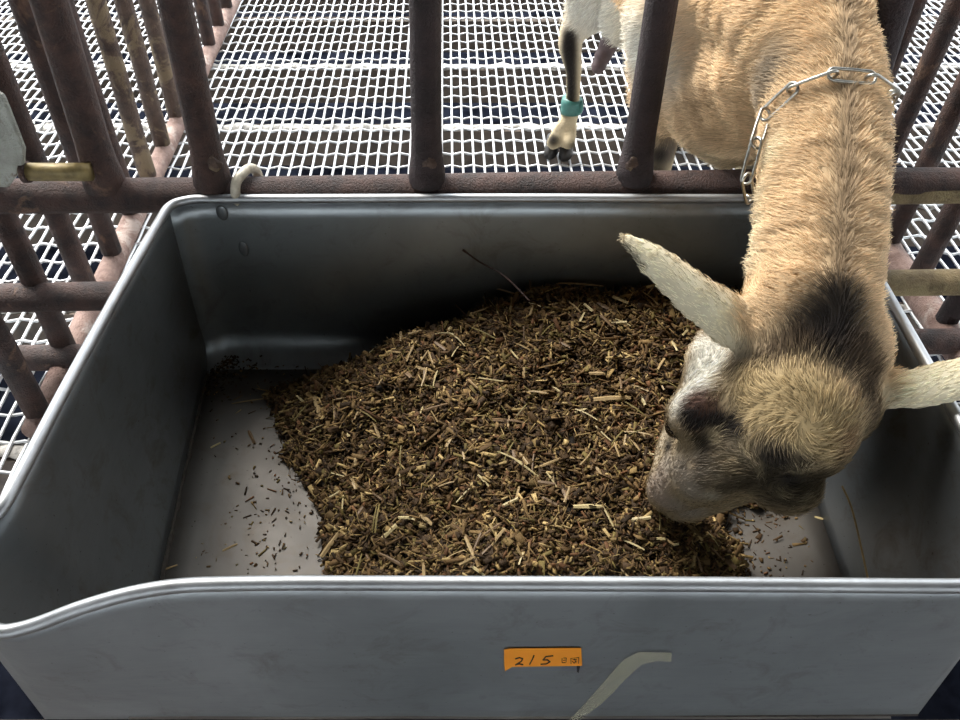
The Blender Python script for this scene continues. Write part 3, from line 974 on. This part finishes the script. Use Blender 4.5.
sm = tmp.modifiers.new('s', 'SMOOTH'); sm.factor = 0.5; sm.iterations = 12
bpy.context.view_layer.update()
dg = bpy.context.evaluated_depsgraph_get()
body_me = bpy.data.meshes.new_from_object(tmp.evaluated_get(dg))
bpy.data.objects.remove(tmp); bpy.data.meshes.remove(tmp_me)
body_me.name = 'goat'
goat = bpy.data.objects.new('goat', body_me)
COL.objects.link(goat)
tag(goat, 'tan goat with dark poll leaning through the fence to eat from trough', 'goat')
nv = len(body_me.vertices)
GV = np.empty(nv * 3); body_me.vertices.foreach_get('co', GV); GV = GV.reshape(-1, 3)
GN = np.empty(nv * 3); body_me.vertices.foreach_get('normal', GN); GN = GN.reshape(-1, 3)
body_me.polygons.foreach_set('use_smooth', [True] * len(body_me.polygons))
BG = BVHTree.FromPolygons([Vector(v) for v in GV], [tuple(p.vertices) for p in body_me.polygons])
def hit(px, py):
    d = (at(px, py, 1.0) - CAMP).normalized()
    h = BG.ray_cast(CAMP, d)
    return h[0] if h[0] is not None else None

# coat colour and painted face shade: patches anchored on the body
TAN = (0.74, 0.54, 0.325); CREAM = (0.74, 0.64, 0.44); GOLD = (0.46, 0.345, 0.18); BLACK = (0.022, 0.018, 0.016); GREY = (0.30, 0.25, 0.19)
BROWN = (0.11, 0.055, 0.035); UMBER = (0.16, 0.11, 0.065); PALE = (0.36, 0.305, 0.245); WHITE = (0.82, 0.78, 0.68)
patches = []   # (point, radius, colour, strength)
def patch(px, py, r, col, s=1.0):
    h = hit(px, py)
    if h is not None: patches.append((np.array(h), r, np.array(col), s))
def patch3(p, r, col, s=1.0): patches.append((np.array(p, float), r, np.array(col), s))
# shoulder / chest
for q in ((690, 150), (720, 165), (680, 165), (740, 175)): patch(q[0], q[1], 0.06, CREAM, 0.7)
patch(700, 110, 0.05, (0.40, 0.27, 0.15), 0.6)
patch(758, 100, 0.026, GREY, 0.7); patch(770, 75, 0.024, GREY, 0.7); patch(778, 55, 0.024, GREY, 0.5)
patch(668, 150, 0.03, (0.16, 0.14, 0.13), 0.8)
# hindquarters, belly
for q in ((600, 10), (620, 30), (640, 50), (585, 8)): patch(q[0], q[1], 0.07, WHITE, 1.0)
patch3((0.25, 1.45, 0.32), 0.12, WHITE, 1.0); patch3((0.30, 1.3, 0.30), 0.09, CREAM, 0.9)
# neck edges lighter
for q in ((762, 195), (757, 230), (752, 260), (745, 290), (775, 150)): patch(q[0], q[1], 0.022, CREAM, 0.75)
# dorsal stripe
stripe_pts = []
for y in range(0, 300, 12):
    x = 848 if y < 130 else 848 - (y - 130) * 0.055
    patch(x, y, 0.0100, (0.20, 0.14, 0.085), 0.7)
    if hit(x, y) is not None: stripe_pts.append(np.array(hit(x, y)))
# poll
for q, r, s in (((830, 305), .018, .9), ((838, 330), .022, 1), ((815, 330), .018, .95), ((845, 350), .018, 1), ((822, 345), .014, .9), ((848, 305), .011, .8), ((838, 292), .010, .8), ((800, 338), .014, .8), ((856, 362), .013, .8)):
    patch(q[0], q[1], r * 1.2, BLACK, s)
for q in ((795, 348), (775, 353), (755, 358), (738, 364), (870, 375), (868, 395), (872, 420), (862, 355)): patch(q[0], q[1], 0.019, (0.085, 0.058, 0.036), 0.9)
# forehead
for q in ((800, 385), (820, 400), (790, 410), (810, 430), (780, 395), (840, 425), (830, 445), (765, 410), (750, 390)): patch(q[0], q[1], 0.024, GOLD, 0.9)
patch(845, 445, 0.016, (0.30, 0.18, 0.10), 0.7)
# face: markings, with shade of the lower face painted into the dark tones
SMOKE_SHADE = (0.085, 0.066, 0.044); MID = (0.24, 0.19, 0.125)
for q in ((712, 360), (700, 375), (690, 388), (678, 402), (706, 350), (692, 378)): patch(q[0], q[1], 0.019, WHITE, 0.95)
for q in ((662, 440), (655, 460), (668, 428)): patch(q[0], q[1], 0.014, (0.60, 0.50, 0.36), 0.9)
for q in ((735, 445), (745, 460), (725, 450), (715, 440)): patch(q[0], q[1], 0.016, MID, 0.9)
for q in ((700, 468), (680, 470), (690, 490), (672, 505), (690, 512), (665, 465)): patch(q[0], q[1], 0.017, PALE, 0.9)
for q in ((655, 488), (660, 480), (650, 490), (660, 500)): patch(q[0], q[1], 0.016, (0.40, 0.32, 0.255), 0.9)
patch(703, 462, 0.010, SMOKE_SHADE, .7); patch(715, 478, 0.014, MID, .8); patch(700, 482, 0.008, SMOKE_SHADE, .5); patch(690, 466, 0.006, (0.5, .38, .25), .6); patch(722, 490, 0.010, SMOKE_SHADE, .8)
patch(735, 485, 0.014, SMOKE_SHADE, .85); patch(712, 497, 0.010, (0.5, 0.45, 0.36), .6)
for q in ((770, 450), (785, 470), (795, 485), (775, 480), (806, 480), (790, 497), (770, 495), (755, 478), (808, 492)): patch(q[0], q[1], 0.018, SMOKE_SHADE, 0.85)
for q in ((760, 465), (800, 470), (778, 492), (803, 500)): patch(q[0], q[1], 0.008, (0.38, 0.31, 0.19), 0.7)
patch(790, 480, 0.010, (0.035, 0.03, 0.026), .95); patch(766, 456, 0.010, (0.035, 0.03, 0.025), .9); patch(782, 455, 0.012, BLACK, .9); patch(800, 460, 0.010, SMOKE_SHADE, .9)  # shade in the crease between forehead and brow, painted into the coat
patch(742, 440, .010, (.40, .32, .19), .8); patch(730, 462, .007, (.42, .34, .21), .7); patch(722, 440, .009, SMOKE_SHADE, .8)
for q in ((700, 412), (690, 404), (708, 416), (697, 422)): patch(q[0], q[1], 0.015, BROWN, 1.0)
for q in ((714, 420), (725, 425), (700, 424), (690, 424), (686, 414), (735, 428)): patch(q[0], q[1], 0.0105, BLACK, 1.0)
patch(696, 401, .008, (.22, .13, .10), .7)
patch(704, 448, 0.009, BLACK, 0.85); patch(698, 441, 0.008, BLACK, .8); patch(712, 436, 0.008, (0.45, 0.37, 0.23), .8)
patch(668, 447, 0.009, BLACK, 1)
# ears
for q in ((640, 250), (660, 265), (690, 290), (715, 310), (735, 325), (930, 385), (950, 380), (905, 390)): patch(q[0], q[1], 0.026, (0.82, 0.75, 0.55), 0.9)
patch3(at(990, 370, .695), 0.05, (0.82, 0.75, 0.55), .9)
patch(755, 325, 0.022, TAN, 0.9); patch(885, 375, .016, TAN, .8)
for t in (0, .15, .3, .45): patch(lerp(622, 668, t), lerp(240, 296, t) + 1, 0.0045, BLACK, .9)
patch(620, 236, 0.006, BLACK, .8)
# legs: dark stripe down the front
for k in np.linspace(0, 1, 14):
    patch3(on_y(lerp(570, 571, k), lerp(36, 100, k), 1.453) + Vector((-0.002, 0, 0)), 0.0165, BLACK, 1.0)
patch3(on_y(561, 126, 1.440) + Vector((-0.010, 0, 0)), 0.017, BLACK, 1.0); patch3(on_y(553, 140, 1.43), 0.016, BLACK, 1.0); patch3(on_y(570, 112, 1.452) + Vector((-0.008, 0, 0)), 0.013, BLACK, .9); patch3(on_y(572, 145, 1.43), 0.012, BLACK, 0.9); patch3(on_y(575, 45, 1.47) + Vector((0.03, 0, 0)), 0.02, CREAM, .7)
for sx in (0.262, 0.41):
    for z in np.linspace(0.03, 0.24, 9): patch3((sx, 1.04, z), 0.018, BLACK, .9)
PP = np.array([p[0] for p in patches]); PR = np.array([p[1] for p in patches]); PC = np.array([p[2] for p in patches]); PS = np.array([p[3] for p in patches])
def coat(pos):
    out = np.empty((len(pos), 3))
    low = sstep(0.30, 0.20, pos[:, 2])[:, None] * (pos[:, 1] > 0.9)[:, None]
    base = np.array(TAN)[None] * (1 - 0.8 * low) + np.array(CREAM)[None] * 0.8 * low
    A = np.array(at(815, 345, 0.70)); dh = np.array(at(720, 455, 0.77)) - A; dh /= np.linalg.norm(dh)
    hk = (sstep(-0.02, 0.04, (pos - A) @ dh) * (pos[:, 1] < 0.60))[:, None]
    base = base * (1 - hk) + np.array((0.36, 0.275, 0.165))[None] * hk
    for s in range(0, len(pos), 20000):
        q = pos[s:s + 20000]
        col = base[s:s + 20000].copy()
        for k in range(len(PP)):
            d2 = ((q - PP[k]) ** 2).sum(1) / PR[k] ** 2
            near_ = d2 < 4
            if not near_.any(): continue
            a = (PS[k] * np.exp(-1.3 * d2[near_] ** 1.5))[:, None]
            col[near_] = col[near_] * (1 - a) + PC[k] * a
        out[s:s + 20000] = col
    return out
cv = coat(GV)
at_ = body_me.attributes.new('coat', 'FLOAT_COLOR', 'POINT')
at_.data.foreach_set('color', np.concatenate([cv * 0.8, np.ones((nv, 1))], 1).ravel().astype(np.float32))
body_me.materials.clear(); body_me.materials.append(M['coat'])

# fur: hair strands rooted on the skin
def grow_fur():
    body_me.calc_loop_triangles()
    nt_ = len(body_me.loop_triangles)
    tri = np.empty(nt_ * 3, np.int32); body_me.loop_triangles.foreach_get('vertices', tri); tri = tri.reshape(-1, 3)
    a, b_, c = GV[tri[:, 0]], GV[tri[:, 1]], GV[tri[:, 2]]
    ar = np.linalg.norm(np.cross(b_ - a, c - a), axis=1) / 2
    cen = (a + b_ + c) / 3
    # denser on the parts near the trough
    near = np.where(cen[:, 1] < 0.92, 1.0, 0.42)
    near = np.where(cen[:, 1] > 1.62, 0.05, near) * np.where((cen[:, 2] > 0.56), 0.5, 1.0)
    w = ar * near
    N = 130000
    idx = NP.choice(nt_, N, p=w / w.sum())
    u, v = NP.random(N), NP.random(N)
    f = u + v > 1; u[f] = 1 - u[f]; v[f] = 1 - v[f]
    B = np.stack([1 - u - v, u, v], 1)
    root = (GV[tri[idx]] * B[..., None]).sum(1)
    nr = (GN[tri[idx]] * B[..., None]).sum(1); nr /= np.linalg.norm(nr, axis=1, keepdims=True)
    nrm = lambda q: q / np.maximum(1e-9, np.linalg.norm(q, axis=1, keepdims=True))
    # flow
    A = np.array(at(815, 330, 0.70)); Bp = np.array(at(810, 20, 0.85)); ND = (A - Bp) / np.linalg.norm(A - Bp)
    wh = np.array(hit(805, 426)); muz = np.array(at(668, 490, 0.81))
    whorl2 = np.array(hit(788, 482))
    spine = np.array(at(848, 120, 0.74))
    flow = np.zeros_like(root)
    # neck: combed away from the crest, towards the throat, slightly towards the body
    stp = np.array(stripe_pts)
    near_i = np.array([np.argmin(((stp - q) ** 2).sum(1)) for q in root])
    side_ = np.tanh((root[:, 0] - stp[near_i, 0]) / 0.014)[:, None]
    fneck = -0.55 * ND[None] + side_ * np.array([0.55, 0, 0])[None] + np.array([0, 0, -0.35])[None]
    fbody = np.array([-0.15, 0.8, -0.5])[None] + side_ * 0
    dW = root - wh
    fwh = nrm(dW) + 0.8 * np.cross(nr, nrm(dW)) + NP.normal(0, 0.6, root.shape) * np.exp(-(np.linalg.norm(dW, axis=1) / 0.010) ** 2)[:, None]
    FD = (wh - muz) / np.linalg.norm(wh - muz)
    fface = nrm(FD[None] + 0.25 * nrm(dW))
    isbody = sstep(0.86, 0.98, root[:, 1])[:, None]
    flow = fneck * (1 - isbody) + fbody * isbody
    dw = np.linalg.norm(dW, axis=1)
    # head region: in front of the poll
    hd = sstep(0.0, 0.05, (root - A) @ ((wh - A) / np.linalg.norm(wh - A)))[:, None] * (root[:, 1] < 0.62)[:, None]
    kw = np.exp(-(dw / 0.06) ** 2)[:, None]
    hf = fwh * kw + fface * (1 - kw)
    d2 = root - whorl2; k2 = np.exp(-(np.linalg.norm(d2, axis=1) / 0.028) ** 2)[:, None]
    hf = hf * (1 - k2) + (np.cross(nr, nrm(d2)) + 0.4 * nrm(d2)) * k2
    flow = flow * (1 - hd) + hf * hd
    # ears: combed towards the tips
    L0, L1 = np.array(at(745, 325, .71)), np.array(at(621, 235, .695))
    R0, R1 = np.array(at(885, 387, .715)), np.array(at(1035, 353, .695))
    ears = np.zeros(N)
    for e0, e1 in ((L0, L1), (R0, R1)):
        d = e1 - e0; Ld = np.linalg.norm(d); d = d / Ld
        t = (root - e0) @ d
        off = np.linalg.norm(root - e0 - t[:, None] * d, axis=1)
        k = (sstep(-0.005, 0.025, t) * (off < 0.045))
        flow = flow * (1 - k[:, None]) + d[None] * k[:, None]
        ears = np.maximum(ears, k)
    # low-frequency clumping
    g = NP.normal(0, 1, (3, 3)) * 55
    cl = np.stack([np.sin(root @ g[i] + i) for i in range(3)], 1) + 0.6 * np.stack([np.sin(root @ (g[(i + 1) % 3] * 2.7) + 2 * i) for i in range(3)], 1)
    cl = cl * (1 - 0.75 * isbody)
    flow = nrm(flow) + 0.15 * cl + NP.normal(0, 0.16, root.shape)
    flow = nrm(flow - nr * (flow * nr).sum(1, keepdims=True))
    dm = np.linalg.norm(root - muz, axis=1)
    length = 0.016 + 0.006 * isbody[:, 0]
    length = length * (1 - 0.28 * hd[:, 0])
    length = np.where(dm < 0.16, np.minimum(length, 0.0065 + 0.007 * sstep(0.04, 0.15, dm)), length)
    length = length * (1 - 0.55 * ears)
    leg = (root[:, 2] < 0.27) & (root[:, 1] > 0.95)
    length = np.where(leg, 0.006, length)
    length = length * NP.uniform(0.65, 1.25, N)
    lift = (0.42 - 0.10 * ears - 0.05 * (dm < 0.1))[:, None] * NP.uniform(0.6, 1.4, (N, 1))
    K = 5
    P = np.empty((N, K, 3))
    d0 = nrm(flow + nr * lift)
    for k in range(K):
        t = k / (K - 1)
        P[:, k] = root - nr * 0.0006 + length[:, None] * (d0 * t - nr * (0.42 * lift) * t * t + flow * 0.08 * t * t + 0.035 * cl * t * t)
    col = coat(root)
    amp = 0.22 + 0.22 * hd * (1 - ears[:, None])
    col = col * (1 + amp * NP.uniform(-1, 1, (N, 1))) * (1 + 0.07 * cl[:, :1])
    col = np.clip(col, 0.004, 0.9)
    hc = bpy.data.hair_curves.new('fur')
    hc.add_curves([K] * N)
    hc.attributes['position'].data.foreach_set('vector', P.astype(np.float32).ravel())
    ra = hc.attributes.get('radius') or hc.attributes.new('radius', 'FLOAT', 'POINT')
    prof = np.array([0.00030, 0.00030, 0.00025, 0.00017, 0.00004])
    ra.data.foreach_set('value', np.tile(prof, N).astype(np.float32))
    ca = hc.attributes.new('coat', 'FLOAT_COLOR', 'POINT')
    rt = np.array([0.36, 0.60, 0.90, 1.10, 1.20])  # roots darker than tips: shade deep in the fur painted into the strands
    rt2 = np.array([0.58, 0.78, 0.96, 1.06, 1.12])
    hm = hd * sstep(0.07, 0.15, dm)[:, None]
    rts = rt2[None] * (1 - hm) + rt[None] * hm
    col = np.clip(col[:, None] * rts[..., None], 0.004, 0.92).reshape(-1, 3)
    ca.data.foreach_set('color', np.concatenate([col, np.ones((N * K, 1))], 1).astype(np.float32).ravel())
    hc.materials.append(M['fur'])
    o = bpy.data.objects.new('fur', hc)
    link(o, goat)
    o['kind'] = 'stuff'
grow_fur()

# eyes, hooves, teat, leg band
def blob(name, c, rx, ry, rz, mat, parent, rot=None):
    bm = bmesh.new()
    bmesh.ops.create_uvsphere(bm, u_segments=18, v_segments=12, radius=1)
    for v in bm.verts: v.co = Vector((v.co.x * rx, v.co.y * ry, v.co.z * rz))
    o = bm_obj(name, bm, mat, parent)
    o.location = c
    if rot is not None: o.rotation_euler = rot
    return o
blob('eye', at(677, 427, 0.750), 0.0115, 0.0115, 0.0115, M['eye'], goat)
blob('eye', at(806, 492, 0.752), 0.0125, 0.0125, 0.0125, M['eye'], goat)
def hoof(c, yaw=0.0):
    for s in (-1, 1):
        bm = bmesh.new()
        n = 14
        rings = []
        for z, sx, sy, oy in ((0.0025, 0.0145, 0.028, -0.004), (0.016, 0.0135, 0.024, 0.0), (0.034, 0.0115, 0.018, 0.006)):
            rings.append([bm.verts.new((s * 0.0155 + sx * math.cos(2 * math.pi * k / n), oy + sy * math.sin(2 * math.pi * k / n) * (1.15 if math.sin(2 * math.pi * k / n) < 0 else 0.8), z)) for k in range(n)])
        for a, c_ in zip(rings, rings[1:]):
            for k in range(n): bm.faces.new((a[k], a[(k + 1) % n], c_[(k + 1) % n], c_[k]))
        bm.faces.new(list(reversed(rings[0]))); bm.faces.new(rings[-1])
        o = bm_obj('hoof', bm, M['hoof'], goat)
        o.location = (c[0], c[1], 0.0028); o.rotation_euler = (0, 0, yaw)
hb = on_z(559, 150, 0.01)
hoof((hb.x, hb.y, 0), -0.25)
hoof((hb.x + 0.23, hb.y + 0.04, 0), -0.1)
hoof((0.266, 1.035, 0)); hoof((0.414, 1.035, 0))
tt = [on_y(607, 48, 1.40), on_y(602, 58, 1.395), on_y(598, 68, 1.388), on_y(596.5, 74, 1.385)]
tube('teat', catmull([tt[0] + Vector((0.01, 0, 0.03))] + tt, 5), [0.017] * 6 + [0.0155] * 5 + [0.0135] * 5 + [0.0105, 0.010, 0.0085, 0.006, 0.003], M['teat'], goat, 14)
bp_ = on_y(571.5, 105, 1.470)
tube('leg_band', [bp_ + Vector((0.001, 0, 0.014)), bp_ + Vector((0, 0, 0.006)), bp_ + Vector((0, 0, -0.008)), bp_ + Vector((0, -0.001, -0.016))], [0.0205, 0.0208, 0.0215, 0.0215], M['band'], goat, 20)
bc = blob('band_clasp', bp_ + Vector((0.0175, -0.012, 0.002)), 0.005, 0.006, 0.014, M['band'], goat)

# chain collar lying around the neck
collar = empty('chain_collar', tuple(hit(838, 76)))
tag(collar, 'long link steel chain collar around the tan goat neck', 'collar')
cl0 = Vector(collar.location)
path = []
def surf(px, py, off=0.006):
    d = (at(px, py, 1.0) - CAMP).normalized()
    h = BG.ray_cast(CAMP, d)
    if h[0] is None: return None
    return h[0] + (h[1] if h[1].dot(d) < 0 else -h[1]) * off
for px, py in ((886, 95), (876, 87), (863, 81), (850, 79), (838, 79), (826, 80), (817, 82), (805, 87), (793, 94), (783, 102), (772, 113), (764, 125), (759, 136)):
    q = surf(px, py)
    flat_ = at(px, py, lerp(0.745, 0.768, min(1, max(0, (790 - px) / 40))))
    # where the sight line passes beside the neck the chain hangs at the neck's own side
    if q is None or (q - CAMP).length > (flat_ - CAMP).length + 0.03: q = flat_
    path.append(q)
z0 = 0.765
path += [at(754, 149, z0), at(751, 160, z0), at(748, 172, z0 + .003), at(745.5, 185, z0 + .01), at(744.5, 197, z0 + .02)]
# round under the throat, out of sight, and back up on the far side
nc0 = at(822, 140, 0.80)
for q in (at(748, 204, z0 + 0.05), at(760, 208, z0 + 0.085), at(780, 208, z0 + 0.12), at(815, 195, z0 + 0.15), at(850, 170, z0 + 0.14), at(880, 140, z0 + 0.10), at(893, 115, z0 + 0.05)):
    dq = (q - nc0).normalized()
    h = BG.ray_cast(nc0 + dq * 0.15, -dq)
    path.append(h[0] + dq * 0.006 if h[0] is not None else q)
dense = catmull(path + [path[0]], 8)
tot = sum((c - a).length for a, c in zip(dense, dense[1:]))
PITCHL = 0.0365
nl = int(round(tot / PITCHL))
rs = resample(dense, nl + 1)
def link_geo(L, Wd, r):
    pts = []
    for k in range(20):
        a = 2 * math.pi * k / 20
        x = math.cos(a) * Wd; y = math.sin(a) * Wd
        x += (L / 2 - Wd) * (1 if math.cos(a) > 0 else -1) if abs(math.cos(a)) > 1e-6 else 0
        pts.append(Vector((x, y, 0)))
    return tube_geo(pts, r, 8, closed=True)
LV, LF = link_geo(0.0445, 0.0064, 0.0016)
lme = bpy.data.meshes.new('link'); lme.from_pydata([tuple(v) for v in LV], [], LF); lme.materials.append(M['chain'])
lme.polygons.foreach_set('use_smooth', [True] * len(lme.polygons))
nc = at(818, 110, 0.80)
# start so that the flat link sits over the crest
for k in range(nl):
    a, c = rs[k], rs[k + 1]
    d = (c - a).normalized()
    mid = (a + c) / 2
    nn_ = (mid - nc); nn_ = (nn_ - d * nn_.dot(d)).normalized()
    sd = nn_.cross(d)
    if k % 2 == 0: up, sdv = sd, nn_
    else: up, sdv = nn_, sd
    o = bpy.data.objects.new('link', lme)
    mw = Matrix((d, up.cross(d), up)).transposed().to_4x4()
    mw.translation = mid - cl0
    o.matrix_local = mw
    link(o, collar)
